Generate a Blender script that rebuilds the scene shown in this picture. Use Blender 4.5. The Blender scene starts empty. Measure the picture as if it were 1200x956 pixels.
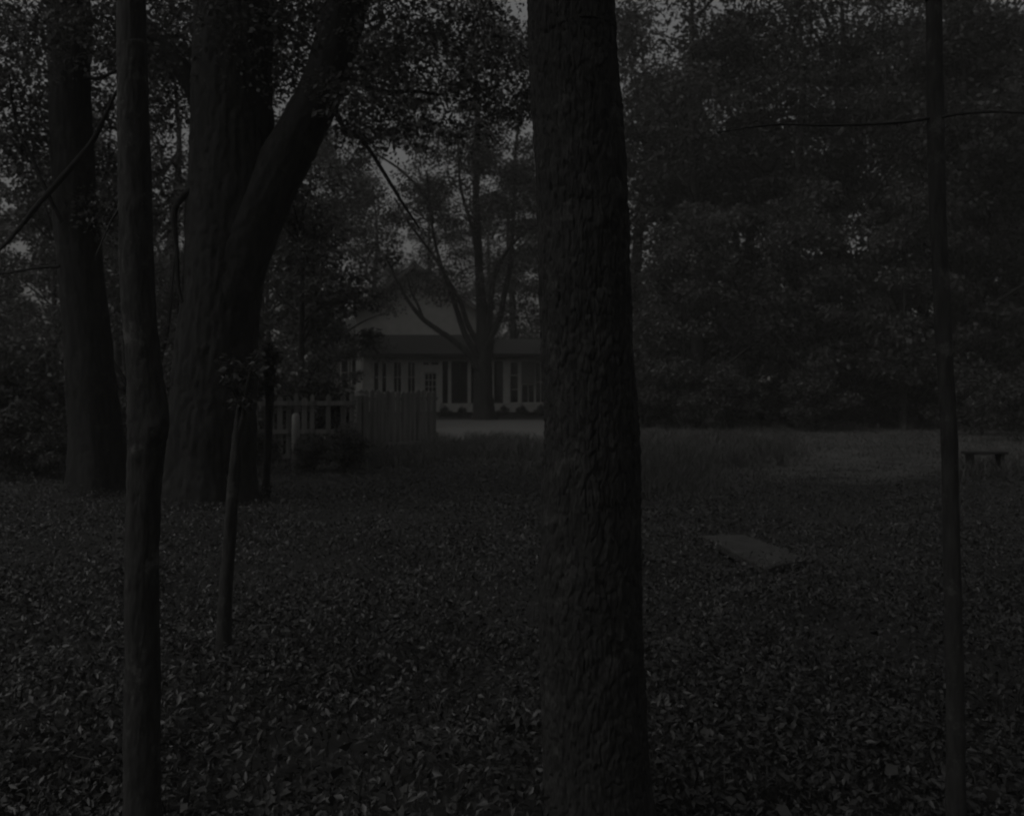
import bpy, math, random
import numpy as np
from mathutils import Vector, Matrix

rng = np.random.default_rng(11)
random.seed(5)
R = math.radians
scene = bpy.context.scene
col = scene.collection

# ---------------------------------------------------------------- camera, sky, sun, exposure
F_PX, CX, HZ, EYE = 1150.0, 600.0, 456.0, 1.6      # the photograph is 1200 x 956
cam_data = bpy.data.cameras.new("camera")
cam_data.sensor_width = 36.0
cam_data.lens = 36.0 * F_PX / 1200.0
cam_data.shift_y = -(478.0 - HZ) / 1200.0
cam_data.clip_start = 0.1
cam_data.clip_end = 2000
cam_data.dof.use_dof = True
cam_data.dof.focus_distance = 3.5
cam_data.dof.aperture_fstop = 5.0
cam = bpy.data.objects.new("camera", cam_data)
cam.location = (0, 0, EYE)
cam.rotation_euler = (R(90), 0, 0)
col.objects.link(cam)
scene.camera = cam

SUN_EL, SUN_AZ = 52.0, -115.0      # azimuth measured from +Y (away from the camera) towards +X
world = bpy.data.worlds.new("World")
scene.world = world
world.use_nodes = True
wn, wl = world.node_tree.nodes, world.node_tree.links
sky = wn.new("ShaderNodeTexSky")
sky.sky_type = 'NISHITA'
sky.sun_disc = False
sky.sun_elevation = R(SUN_EL)
sky.sun_rotation = R(SUN_AZ)
sky.air_density = 2.0
sky.dust_density = 6.0
hsv = wn.new("ShaderNodeHueSaturation")
hsv.inputs["Saturation"].default_value = 0.04    # black and white film
wl.new(sky.outputs[0], hsv.inputs["Color"])
wl.new(hsv.outputs[0], wn["Background"].inputs["Color"])
wn["Background"].inputs["Strength"].default_value = 0.15

sun_data = bpy.data.lights.new("sun", 'SUN')
sun_data.energy = 0.5
sun_data.angle = R(40)
sun_data.color = (1.0, 0.985, 0.95)
sun = bpy.data.objects.new("sun", sun_data)
az, el = R(SUN_AZ), R(SUN_EL)
to_sun = Vector((math.sin(az) * math.cos(el), math.cos(az) * math.cos(el), math.sin(el)))
sun.rotation_euler = to_sun.to_track_quat('Z', 'Y').to_euler()
sun.location = (0, 0, 40)
col.objects.link(sun)

scene.view_settings.view_transform = 'Standard'
scene.view_settings.look = 'None'
scene.view_settings.gamma = 1.0
scene.view_settings.use_curve_mapping = False
scene.view_settings.exposure = -2.12
cy = scene.cycles
cy.max_bounces = 6
cy.diffuse_bounces = 4
cy.glossy_bounces = 2
cy.transmission_bounces = 4
cy.volume_bounces = 1
cy.caustics_reflective = False
cy.caustics_refractive = False
cy.filter_width = 2.0
cy.use_denoising = True


# ---------------------------------------------------------------- helpers
def at(px, d, py=None):
    """World point at depth d for a place measured in the photograph."""
    x = (px - CX) / F_PX * d
    if py is None:
        return np.array([x, d, ground_h(x, d)])
    return np.array([x, d, EYE - (py - HZ) / F_PX * d])


def ground_h(x, y):
    x = np.asarray(x, float); y = np.asarray(y, float)
    w = np.clip(1.0 - (np.hypot(x, y) - 20.0) / 15.0, 0.0, 1.0)
    h = 0.035 * np.sin(0.9 * x + 0.6) * np.cos(0.7 * y) + 0.02 * np.sin(2.1 * x - 1.3 * y) + 0.012 * np.cos(4.3 * y + 1.1 * x)
    return h * w


def tag(o, label=None, cat=None, group=None, kind=None):
    if label: o["label"] = label
    if cat: o["category"] = cat
    if group: o["group"] = group
    if kind: o["kind"] = kind
    return o


def link(name, mesh, parent=None, loc=None):
    o = bpy.data.objects.new(name, mesh)
    col.objects.link(o)
    if parent is not None: o.parent = parent
    if loc is not None: o.location = loc
    return o


def empty(name, loc, rz=0.0):
    o = bpy.data.objects.new(name, None)
    o.location = tuple(loc); o.rotation_euler = (0, 0, rz)
    o.empty_display_size = 0.3
    col.objects.link(o)
    return o


def np_mesh(name, V, F, mat, smooth=False, tone=None):
    V = np.ascontiguousarray(V, dtype=np.float32); F = np.ascontiguousarray(F, dtype=np.int32)
    k = F.shape[1]
    me = bpy.data.meshes.new(name)
    me.vertices.add(len(V)); me.vertices.foreach_set("co", V.ravel())
    me.loops.add(F.size); me.loops.foreach_set("vertex_index", F.ravel())
    me.polygons.add(len(F))
    me.polygons.foreach_set("loop_start", np.arange(0, F.size, k, dtype=np.int32))
    me.polygons.foreach_set("loop_total", np.full(len(F), k, dtype=np.int32))
    if smooth: me.polygons.foreach_set("use_smooth", np.ones(len(F), dtype=bool))
    if tone is not None:
        a = me.attributes.new("tone", 'FLOAT', 'POINT')
        a.data.foreach_set("value", np.ascontiguousarray(tone, dtype=np.float32))
    me.update(calc_edges=True); me.validate()
    me.materials.append(mat)
    return me


class MB:
    """Collects boxes, prisms and tubes into one mesh."""
    def __init__(self): self.v, self.f = [], []

    def box(self, x0, x1, y0, y1, z0, z1, rot=None, about=(0, 0, 0)):
        P = [(x, y, z) for x in (x0, x1) for y in (y0, y1) for z in (z0, z1)]
        if rot is not None:
            a = Vector(about); P = [tuple(rot @ (Vector(p) - a) + a) for p in P]
        b = len(self.v); self.v += P
        self.f += [tuple(b + i for i in q) for q in ((0, 1, 3, 2), (4, 6, 7, 5), (0, 4, 5, 1), (2, 3, 7, 6), (0, 2, 6, 4), (1, 5, 7, 3))]

    def poly(self, pts, vec):
        """Extrude a flat polygon along vec."""
        b, n = len(self.v), len(pts)
        self.v += [tuple(p) for p in pts] + [tuple(np.add(p, vec)) for p in pts]
        self.f.append(tuple(range(b, b + n))); self.f.append(tuple(range(b + 2 * n - 1, b + n - 1, -1)))
        for i in range(n):
            j = (i + 1) % n
            self.f.append((b + i, b + n + i, b + n + j, b + j))

    def tube(self, pts, rad, seg=8):
        V, F = tube(pts, rad, seg)
        b = len(self.v); self.v += [tuple(p) for p in V]; self.f += [tuple(int(i) + b for i in q) for q in F]

    def build(self, name, mat, parent=None, bevel=0.0, smooth=False):
        import bmesh
        me = bpy.data.meshes.new(name); me.from_pydata(self.v, [], self.f)
        bm = bmesh.new(); bm.from_mesh(me)
        bmesh.ops.recalc_face_normals(bm, faces=bm.faces)
        if bevel: bmesh.ops.bevel(bm, geom=list(bm.edges), offset=bevel, segments=1, affect='EDGES', clamp_overlap=True)
        bm.to_mesh(me); bm.free()
        if smooth:
            for p in me.polygons: p.use_smooth = True
        me.materials.append(mat)
        return link(name, me, parent)


def smooth_path(pts, rad, step):
    """Catmull-Rom resample of a polyline with radii."""
    P = np.array(pts, float); r = np.array(rad, float)
    P = np.vstack([2 * P[0] - P[1], P, 2 * P[-1] - P[-2]]); r = np.concatenate([[r[0]], r, [r[-1]]])
    out, ro = [], []
    for i in range(1, len(P) - 2):
        n = max(2, int(np.linalg.norm(P[i + 1] - P[i]) / step))
        t = np.linspace(0, 1, n, endpoint=False)[:, None]
        a, b, c, d = P[i - 1], P[i], P[i + 1], P[i + 2]
        out.append(0.5 * ((2 * b) + (c - a) * t + (2 * a - 5 * b + 4 * c - d) * t ** 2 + (3 * b - a - 3 * c + d) * t ** 3))
        ro.append(r[i] + (r[i + 1] - r[i]) * t[:, 0])
    out.append(P[-2][None]); ro.append([r[-2]])
    return np.vstack(out), np.concatenate(ro)


def tube(pts, rad, seg=8, disp=None):
    P = np.array(pts, float); r = np.broadcast_to(np.array(rad, float), (len(P),))
    T = np.gradient(P, axis=0); T /= np.linalg.norm(T, axis=1)[:, None] + 1e-9
    ref = np.array([1.0, 0, 0]) if abs(T[0][0]) < 0.8 else np.array([0, 1.0, 0])
    N = np.zeros_like(P)
    n = ref - T[0] * ref.dot(T[0]); n /= np.linalg.norm(n)
    for i in range(len(P)):
        n = n - T[i] * n.dot(T[i]); n /= np.linalg.norm(n); N[i] = n
    B = np.cross(T, N)
    th = np.linspace(0, 2 * np.pi, seg, endpoint=False)
    s = np.concatenate([[0], np.cumsum(np.linalg.norm(np.diff(P, axis=0), axis=1))])
    rr = np.repeat(r[:, None], seg, 1)
    if disp is not None: rr = rr + disp(th[None, :].repeat(len(P), 0), s[:, None].repeat(seg, 1), rr)
    V = P[:, None] + rr[..., None] * (np.cos(th)[None, :, None] * N[:, None] + np.sin(th)[None, :, None] * B[:, None])
    V = V.reshape(-1, 3)
    i = np.arange(len(P) - 1)[:, None] * seg; j = np.arange(seg)[None]; k = (j + 1) % seg
    F = np.stack([i + j, i + k, i + seg + k, i + seg + j], -1).reshape(-1, 4)
    # caps collapse to the axis ends
    b = len(V)
    V = np.vstack([V, P[0], P[-1]])
    j = np.arange(seg); k = (j + 1) % seg
    e = (len(P) - 1) * seg
    F = np.vstack([F, np.stack([k, j, np.full(seg, b), np.full(seg, b)], -1)[:0], F[:0]])
    c0 = np.stack([np.full(seg, b), k, j], -1); c1 = np.stack([np.full(seg, b + 1), e + j, e + k], -1)
    # keep quads only: a cap triangle is written as a quad ring pinched half way
    return V, F


def vor(u, v, nu, seed):
    """Cell pattern on a cylinder: u in cells (period nu), v in cells. Returns F2-F1, F1, random value of the cell."""
    g = np.random.default_rng(seed); tab = g.random((nu, 997, 3))
    iu, iv = np.floor(u).astype(int), np.floor(v).astype(int)
    f1 = np.full(u.shape, 9.0); f2 = f1.copy(); idv = np.zeros(u.shape)
    for a in (-1, 0, 1):
        for b in (-1, 0, 1):
            cu, cv = iu + a, iv + b
            t = tab[cu % nu, cv % 997]
            d = np.hypot(cu + t[..., 0] - u, cv + t[..., 1] - v)
            m = d < f1
            f2 = np.where(m, f1, np.minimum(f2, d)); idv = np.where(m, t[..., 2], idv); f1 = np.where(m, d, f1)
    return f2 - f1, f1, idv


def vnoise(u, v, nu, seed):
    """Smooth value noise on a cylinder, period nu in u."""
    tab = np.random.default_rng(seed).random((nu, 997))
    iu, iv = np.floor(u).astype(int), np.floor(v).astype(int)
    a, b = u - iu, v - iv
    a = a * a * (3 - 2 * a); b = b * b * (3 - 2 * b)
    t = lambda p, q: tab[p % nu, q % 997]
    return (t(iu, iv) * (1 - a) + t(iu + 1, iv) * a) * (1 - b) + (t(iu, iv + 1) * (1 - a) + t(iu + 1, iv + 1) * a) * b - 0.5


def bark_fn(circ_cells, cell_len, depth, seed, lump=0.02, flute=0.0):
    """Scaly plates split by vertical cracks, some plates lifting at the lower edge, over a lumpy stem."""
    n1 = max(4, circ_cells // 2)
    def fn(th, s, r):
        f = th / (2 * np.pi); v = s / cell_len
        w = 0.9 * vnoise(f * n1, v * .7, n1, seed) + 0.5 * vnoise(f * circ_cells, v * 1.9, circ_cells, seed + 1)
        q = 0.8 * vnoise(f * circ_cells, v * .8, circ_cells, seed + 2)
        n5 = circ_cells * 5
        w = w + .22 * vnoise(f * n5, v * 3.1, n5, seed + 11); q = q + .22 * vnoise(f * n5, v * 3.7, n5, seed + 12)
        u = f * circ_cells + w
        e, f1, i = vor(u, v + q, circ_cells, seed)
        t = np.clip(e / 0.13, 0, 1); t = t * t * (3 - 2 * t)
        n2 = int(circ_cells * 2.3)
        e2, _, i2 = vor(f * n2 + 1.6 * w, v * 2.1 + q, n2, seed + 7)
        t2 = np.clip(e2 / 0.25, 0, 1)
        n3 = circ_cells * 6
        fine = vnoise(f * n3, v * 3, n3, seed + 5) + 0.6 * vnoise(f * n3 * 2, v * 9, n3 * 2, seed + 6)
        saw = ((v * 1.6 + i * 5) % 1.0) * (i2 > .45)
        n6 = int(circ_cells * 1.4)
        lay = vnoise(f * n6 + w, v * 1.1, n6, seed + 13) + .5 * vnoise(f * n5, v * 2.4, n5, seed + 14) + .5
        lay = (np.floor(lay * 4) + np.clip((lay * 4 % 1) * 4, 0, 1)) / 4
        big = lump * 3 * (vnoise(f * 4, s * 1.5, 4, seed + 3) + .6 * vnoise(f * 7, s * 4, 7, seed + 4))
        fl = flute * np.cos(5 * th + 0.5 * np.sin(s * 2)) * np.exp(-s / 1.2)
        return r * (big + fl) + depth * (t * (0.40 + 0.25 * i) + 0.16 * t2 * i2 + 0.34 * fine + 0.22 * saw + 0.55 * lay - 0.85)
    return fn


def knotted(fn, knots):
    """Adds burls and scars: (angle, distance along the stem, height, width)."""
    def f2(th, s, r):
        d = fn(th, s, r)
        for a, s0, h, w in knots:
            da = (th - a + np.pi) % (2 * np.pi) - np.pi
            q = (da * r / w) ** 2 + ((s - s0) / (w * 1.3)) ** 2
            d = d + h * np.exp(-q) - 0.7 * h * np.exp(-q * 9)
        return d
    return f2


def leaves(C, n_each, Rad, size, up=0.5, droop=0.35, lo=0.55, hi=1.35, aspect=0.55, g=rng, clump_tone=0.25):
    """Leaf-sized folded blades scattered through ellipsoid clumps. C (m,3), Rad (m,3), n_each (m)."""
    n_each = np.asarray(n_each, int); idx = np.repeat(np.arange(len(C)), n_each); n = len(idx)
    d = g.normal(size=(n, 3)); d /= np.linalg.norm(d, axis=1)[:, None]
    p = C[idx] + d * Rad[idx] * (g.random((n, 1)) ** 0.5)
    out = d * np.array([1, 1, 0.3]) + g.normal(size=(n, 3)) * 0.6
    out[:, 2] -= droop; out /= np.linalg.norm(out, axis=1)[:, None]
    nm = g.normal(size=(n, 3)) * 0.75 + np.array([0, 0, up])
    side = np.cross(out, nm); side /= np.linalg.norm(side, axis=1)[:, None] + 1e-9
    nm = np.cross(side, out)
    L = size * (lo + (hi - lo) * g.random((n, 1))); W = L * aspect * (0.8 + 0.4 * g.random((n, 1)))
    b = p - out * L * 0.5; t = p + out * L * 0.5; m = p - out * L * 0.08
    l = m - side * W * 0.5 + nm * W * 0.18; r = m + side * W * 0.5 + nm * W * 0.18
    V = np.stack([b, r, t, l], 1).reshape(-1, 3)
    k = np.arange(n)[:, None] * 4
    F = np.concatenate([k + np.array([[0, 1, 2]]), k + np.array([[0, 2, 3]])], 0)
    ct = g.random(len(C))
    tone = np.clip(g.random(n) * (1 - clump_tone) + clump_tone * ct[idx], 0, 1)
    return V, F, np.repeat(tone, 4)


# ---------------------------------------------------------------- materials (a black and white photograph: near-neutral greys)
ALBEDO_DIM = 0.62      # overall dimness put into every surface colour so the sky stays brighter
WARM = (1.0, 0.985, 0.94)


def grey(v): return (v * WARM[0], v * WARM[1], v * WARM[2], 1.0)


def base_mat(name, rough=0.8, spec=0.3):
    m = bpy.data.materials.new(name); m.use_nodes = True
    b = m.node_tree.nodes["Principled BSDF"]
    b.inputs["Roughness"].default_value = rough
    b.inputs["Specular IOR Level"].default_value = spec
    return m, m.node_tree.nodes, m.node_tree.links, b


def ramp(nodes, a, b, p0=0.3, p1=0.7):
    a, b = a * ALBEDO_DIM, b * ALBEDO_DIM
    r = nodes.new("ShaderNodeValToRGB")
    r.color_ramp.elements[0].color = grey(a); r.color_ramp.elements[0].position = p0
    r.color_ramp.elements[1].color = grey(b); r.color_ramp.elements[1].position = p1
    return r


def noisy(name, a, b, scale=6.0, stretch=(1, 1, 1), rough=0.8, bump=0.3, spec=0.25, detail=8.0, dist=0.02, p0=0.3, p1=0.7):
    m, n, l, bs = base_mat(name, rough, spec)
    tc = n.new("ShaderNodeTexCoord"); mp = n.new("ShaderNodeMapping"); mp.inputs["Scale"].default_value = stretch
    nz = n.new("ShaderNodeTexNoise"); nz.inputs["Scale"].default_value = scale; nz.inputs["Detail"].default_value = detail
    nz.inputs["Roughness"].default_value = 0.65
    r = ramp(n, a, b, p0, p1); bp = n.new("ShaderNodeBump")
    bp.inputs["Strength"].default_value = bump; bp.inputs["Distance"].default_value = dist
    l.new(tc.outputs["Object"], mp.inputs[0]); l.new(mp.outputs[0], nz.inputs["Vector"])
    l.new(nz.outputs["Fac"], r.inputs[0]); l.new(r.outputs[0], bs.inputs["Base Color"])
    l.new(nz.outputs["Fac"], bp.inputs["Height"]); l.new(bp.outputs[0], bs.inputs["Normal"])
    return m


def leaf_mat(name, a, b, trans=0.3, rough=0.45, spec=0.4):
    m, n, l, bs = base_mat(name, rough, spec)
    at_ = n.new("ShaderNodeAttribute"); at_.attribute_name = "tone"
    r = ramp(n, a, b, 0.0, 1.0); l.new(at_.outputs["Fac"], r.inputs[0]); l.new(r.outputs[0], bs.inputs["Base Color"])
    tr = n.new("ShaderNodeBsdfTranslucent"); l.new(r.outputs[0], tr.inputs["Color"])
    mx = n.new("ShaderNodeMixShader"); mx.inputs[0].default_value = trans
    l.new(bs.outputs[0], mx.inputs[1]); l.new(tr.outputs[0], mx.inputs[2])
    l.new(mx.outputs[0], n["Material Output"].inputs["Surface"])
    return m


def bark_mat(name, a, b, lichen, scale, bump=0.5):
    m, n, l, bs = base_mat(name, 0.85, 0.25)
    tc = n.new("ShaderNodeTexCoord"); mp = n.new("ShaderNodeMapping"); mp.inputs["Scale"].default_value = (1, 1, 0.22)
    nz = n.new("ShaderNodeTexNoise"); nz.inputs["Scale"].default_value = scale; nz.inputs["Detail"].default_value = 9; nz.inputs["Roughness"].default_value = .7
    pz = n.new("ShaderNodeTexNoise"); pz.inputs["Scale"].default_value = scale * .22; pz.inputs["Detail"].default_value = 7; pz.inputs["Roughness"].default_value = .75
    l.new(tc.outputs["Object"], mp.inputs[0]); l.new(mp.outputs[0], nz.inputs["Vector"]); l.new(tc.outputs["Object"], pz.inputs["Vector"])
    r = ramp(n, a, b, .35, .65); l.new(nz.outputs["Fac"], r.inputs[0])
    pr = n.new("ShaderNodeValToRGB"); pr.color_ramp.elements[0].position = .55; pr.color_ramp.elements[1].position = .68
    l.new(pz.outputs["Fac"], pr.inputs[0])
    mx = n.new("ShaderNodeMixRGB"); mx.inputs[2].default_value = grey(lichen * ALBEDO_DIM)
    l.new(pr.outputs[0], mx.inputs[0]); l.new(r.outputs[0], mx.inputs[1]); l.new(mx.outputs[0], bs.inputs["Base Color"])
    bp = n.new("ShaderNodeBump"); bp.inputs["Strength"].default_value = bump; bp.inputs["Distance"].default_value = 0.008
    l.new(nz.outputs["Fac"], bp.inputs["Height"]); l.new(bp.outputs[0], bs.inputs["Normal"])
    return m


M = {}
M["bark_front"] = bark_mat("furrowed_bark", 0.026, 0.064, 0.10, 45, .7)
M["bark_old"] = bark_mat("dark_old_bark", 0.015, 0.04, 0.055, 14, .6)
M["bark_smooth"] = bark_mat("smooth_young_bark", 0.034, 0.074, 0.14, 40, .4)
M["bark_far"] = noisy("distant_bark", 0.03, 0.07, 5, (1, 1, 0.25), 0.9, 0.4)
M["leaf_near"] = leaf_mat("ground_cover_leaf", 0.038, 0.088, 0.15, 0.42, 0.5)
M["leaf_dead"] = leaf_mat("fallen_leaf", 0.05, 0.11, 0.1, 0.6, 0.3)
M["leaf_canopy"] = leaf_mat("canopy_leaf", 0.05, 0.14, 0.4)
M["leaf_pale"] = leaf_mat("pale_canopy_leaf", 0.07, 0.16, 0.35)
M["leaf_dark"] = leaf_mat("dark_wood_leaf", 0.04, 0.14, 0.4)
M["grass"] = leaf_mat("grass_blade", 0.09, 0.18, 0.25, 0.5, 0.35)
M["soil"] = noisy("leaf_mould_soil", 0.02, 0.06, 9, (1, 1, 1), 0.95, 0.8, dist=0.03)
M["turf"] = noisy("turf", 0.06, 0.14, 1.2, (1, 1, 1), 0.95, 0.8, dist=0.03)
M["gravel"] = noisy("pale_gravel", 0.13, 0.22, 14, (1, 1, 1), 0.95, 0.5, dist=0.02)
M["stone"] = noisy("weathered_stone", 0.045, 0.10, 7, (1, 1, 1), 0.9, 0.5, dist=0.01)
M["boulder"] = noisy("field_stone", 0.05, 0.12, 3, (1, 1, 1), 0.9, 0.6, dist=0.03)
M["white"] = noisy("weathered_white_paint", 0.66, 0.84, 3, (1, 1, 1), 0.6, 0.1, dist=0.004)
M["fence"] = noisy("weathered_fence_wood", 0.09, 0.32, 4, (3, 3, 0.12), 0.85, 0.4, dist=0.006)
M["post"] = noisy("pale_post_wood", 0.22, 0.40, 9, (1, 1, 0.2), 0.85, 0.4, dist=0.006)
M["shingle"] = noisy("grey_shingle", 0.045, 0.09, 8, (1, 1, 3), 0.9, 0.5, dist=0.01)
M["trim_dark"] = noisy("eave_shade_board", 0.05, 0.09, 6, (1, 1, 1), 0.8, 0.1)  # eave shadow put into the board colour, also used on porch frames
M["greywall"] = noisy("grey_siding", 0.22, 0.32, 3, (1, 1, 4), 0.75, 0.1)  # mid-grey tone for panels, rear wall, bargeboards and shed door
M["oldwood"] = noisy("old_dark_wood", 0.03, 0.07, 9, (0.2, 1, 1), 0.9, 0.4, dist=0.005)
m, n, l, b = base_mat("window_glass", 0.08, 0.5); b.inputs["Base Color"].default_value = grey(0.012); M["glass"] = m


def clapboard(name, v0, v1, pitch):
    m, n, l, bs = base_mat(name, 0.65, 0.3)
    tc = n.new("ShaderNodeTexCoord"); sp = n.new("ShaderNodeSeparateXYZ"); l.new(tc.outputs["Object"], sp.inputs[0])
    mu = n.new("ShaderNodeMath"); mu.operation = 'MULTIPLY'; mu.inputs[1].default_value = 1.0 / pitch
    fr = n.new("ShaderNodeMath"); fr.operation = 'FRACT'
    l.new(sp.outputs["Z"], mu.inputs[0]); l.new(mu.outputs[0], fr.inputs[0])
    nz = n.new("ShaderNodeTexNoise"); nz.inputs["Scale"].default_value = 2.5; nz.inputs["Detail"].default_value = 6
    l.new(tc.outputs["Object"], nz.inputs["Vector"])
    r = ramp(n, v0, v1); l.new(nz.outputs["Fac"], r.inputs[0]); l.new(r.outputs[0], bs.inputs["Base Color"])
    bp = n.new("ShaderNodeBump"); bp.inputs["Strength"].default_value = 0.8; bp.inputs["Distance"].default_value = 0.02
    bp.invert = True
    l.new(fr.outputs[0], bp.inputs["Height"]); l.new(bp.outputs[0], bs.inputs["Normal"])
    return m


M["clapboard"] = clapboard("white_clapboard", 0.55, 0.72, 0.12)
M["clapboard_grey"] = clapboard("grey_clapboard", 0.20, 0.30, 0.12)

# ---------------------------------------------------------------- ground, lawn, drive
g1 = np.concatenate([-np.geomspace(900, 30, 14), np.linspace(-28, 28, 150), np.geomspace(30, 900, 14)])
g2 = np.concatenate([-np.geomspace(900, 8, 14), np.linspace(-6, 34, 130), np.geomspace(35, 900, 18)])
X, Y = np.meshgrid(g1, g2)
Vg = np.stack([X, Y, ground_h(X, Y)], -1).reshape(-1, 3)
nx = len(g1)
i = (np.arange(len(g2) - 1)[:, None] * nx + np.arange(nx - 1)[None]).ravel()
Fg = np.stack([i, i + 1, i + nx + 1, i + nx], -1)
tag(link("ground", np_mesh("ground", Vg, Fg, M["soil"], True)), kind="structure")


def in_poly(x, y, poly):
    c = np.zeros(np.shape(x), bool); P = np.array(poly)
    for (x0, y0), (x1, y1) in zip(P, np.roll(P, -1, 0)):
        c ^= ((y0 > y) != (y1 > y)) & (x < (x1 - x0) * (y - y0) / (y1 - y0 + 1e-12) + x0)
    return c


def sheet(name, poly, mat, lift, kind):
    import bmesh
    bm = bmesh.new()
    vs = [bm.verts.new((x, y, 0)) for x, y in poly]
    bm.faces.new(vs)
    P = np.array(poly)
    for ax, lo, hi in ((0, P[:, 0].min(), P[:, 0].max()), (1, P[:, 1].min(), P[:, 1].max())):
        for c in np.arange(lo + 0.7, hi, 0.7):
            no = (1, 0, 0) if ax == 0 else (0, 1, 0)
            bmesh.ops.bisect_plane(bm, geom=bm.verts[:] + bm.edges[:] + bm.faces[:], plane_co=tuple(np.array(no) * c), plane_no=no)
    for v in bm.verts: v.co.z = float(ground_h(v.co.x, v.co.y)) + lift
    me = bpy.data.meshes.new(name); bm.to_mesh(me); bm.free(); me.materials.append(mat)
    return tag(link(name, me), kind=kind)


lawn_poly = [tuple(at(p, d)[:2]) for p, d in ((500, 22), (600, 18.5), (720, 15.0), (800, 14.0), (900, 16.6), (1010, 16.0), (1110, 17.5), (1230, 19),
                                               (1250, 45), (1000, 49), (760, 50), (690, 56), (560, 34), (500, 32))]
lawn_poly = [(x + 0.25 * math.sin(7 * i), y + 0.3 * math.cos(5 * i)) for i, (x, y) in enumerate(lawn_poly)]
drive_poly = [tuple(at(p, d)[:2]) for p, d in ((330, 31), (470, 30.5), (560, 29), (640, 30), (690, 33), (720, 44), (700, 51), (560, 51.5), (420, 51), (330, 50))]
sheet("lawn", lawn_poly, M["turf"], 0.006, "structure")
sheet("driveway", drive_poly, M["gravel"], 0.012, "structure")

# ---------------------------------------------------------------- trees: builders
def trunk_mesh(name, path, rad, mat, parent, seg=48, step=0.05, fn=None, origin=(0, 0, 0)):
    P, r = smooth_path(path, rad, step)
    V, F = tube(P - np.array(origin), r, seg, fn)
    return link(name, np_mesh(name, V, F, mat, True), parent)


def crown_mesh(name, C, Rad, n, size, mat, parent=None, **kw):
    V, F, t = leaves(np.array(C, float), n, np.array(Rad, float), size, **kw)
    return link(name, np_mesh(name, V, F, mat, False, t), parent)


def clumps(base, top, r, n, flat=0.6, cl=0.2, g=rng, taper=0.75, hollow=0.45):
    """Clump centres through an egg-shaped crown."""
    z = g.random(n) ** 0.9; a = g.random(n) * 2 * np.pi
    prof = np.sin(np.pi * (0.12 + 0.86 * z ** taper)) ** 0.7
    q = r * prof * (hollow + (1 - hollow) * g.random(n)) * (0.75 + 0.35 * np.sin(3 * a + 5 * z))
    C = np.stack([q * np.cos(a), q * np.sin(a), base + (top - base) * z], -1)
    s = r * cl * (0.6 + 0.9 * g.random(n))
    return C, np.stack([s, s, s * flat], -1)


def limbs_to(C, trunk_top, base_z, k, r0, g=rng):
    """Curved limbs from the stem out to some of the clumps, as one tube mesh."""
    mb = []
    for c in C[g.permutation(len(C))[:k]]:
        z0 = max(base_z, c[2] - 0.45 * np.hypot(c[0], c[1]) - 0.6)
        z0 = min(z0, trunk_top * 0.95)
        p0 = np.array([0, 0, z0]); mid = p0 * 0.45 + c * 0.55 + np.array([0, 0, 0.2]) + g.normal(size=3) * 0.2
        P, r = smooth_path([p0, mid, c], [r0, r0 * 0.55, r0 * 0.2], 0.6)
        mb.append(tube(P, r, 6))
    V = np.vstack([m[0] for m in mb]); off = np.cumsum([0] + [len(m[0]) for m in mb[:-1]])
    F = np.vstack([m[1] + o for m, o in zip(mb, off)])
    return V, F


def proto_tree(name, H, base, r, ncl, leaf_n, size, rt, mat, flat=0.6, cl=0.2, k=14, bark="bark_far", seed=1, up=0.5, hollow=0.45):
    g = np.random.default_rng(seed)
    root = empty(name, (0, 0, 0))
    lean = g.normal(size=2) * 0.02 * H
    path = [(0, 0, -0.2), (0.02, 0, 0.3), (lean[0] * .3, lean[1] * .3, H * .35), (lean[0], lean[1], H * .7), (lean[0] * .6, lean[1] * .6, H * .95)]
    P, rr = smooth_path(path, [rt * 1.5, rt * 1.15, rt * .8, rt * .42, rt * .1], 0.3)
    V, F = tube(P, rr, 12, bark_fn(12, 0.5, rt * .10, seed, 0.04))
    TV, TF = V, F
    C, Rd = clumps(base, H, r, ncl, flat, cl, g, hollow=hollow)
    LV, LF = limbs_to(C, H, base, k, rt * .32, g)
    link("trunk", np_mesh("trunk", np.vstack([TV, LV]), np.vstack([TF, LF + len(TV)]), M[bark], True), root)
    cnt = np.maximum(4, (leaf_n * (Rd[:, 0] / Rd[:, 0].mean()) ** 2).astype(int))
    crown_mesh("crown", C, Rd, cnt, size, M[mat], root, up=up, g=g, clump_tone=.6)
    return root


def place(proto, loc, rz, sc, used={}):
    """The first use moves the prototype itself, later uses copy it and its parts."""
    if proto.name not in used:
        used[proto.name] = 1; o = proto
    else:
        o = proto.copy(); col.objects.link(o)
        for k in ("label", "category", "group"):
            if k in o: del o[k]
        for ch in proto.children:
            c = ch.copy(); col.objects.link(c); c.parent = o
    o.location = tuple(loc); o.rotation_euler = (0, 0, rz); o.scale = (sc, sc, sc)
    return o


# ---------------------------------------------------------------- the trunk in the middle of the picture
def foreground_tree(name, label, base, path, rad, mat, seg, step, fn, crown=None, limbs=(), leafmat="leaf_canopy", group=None, extra=None, size=0.1):
    root = empty(name, base); tag(root, label, "tree", group)
    trunk_mesh("trunk", path, rad, M[mat], root, seg, step, fn, base)
    for (p, r) in limbs:
        big = max(r) > .25
        trunk_mesh("limb", p, r, M[mat], root, 72 if big else 14, 0.04 if big or r[0] < .06 else 0.12, bark_fn(26, 0.6, .032, 23, 0.02) if big else bark_fn(10, 0.25, r[0] * 0.12, 3, 0.05), base)
    if crown is not None:
        C, Rd, n = crown
        crown_mesh("crown", np.array(C) - np.array(base), Rd, n, size, M[leafmat], root, up=0.6)
    return root


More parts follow.
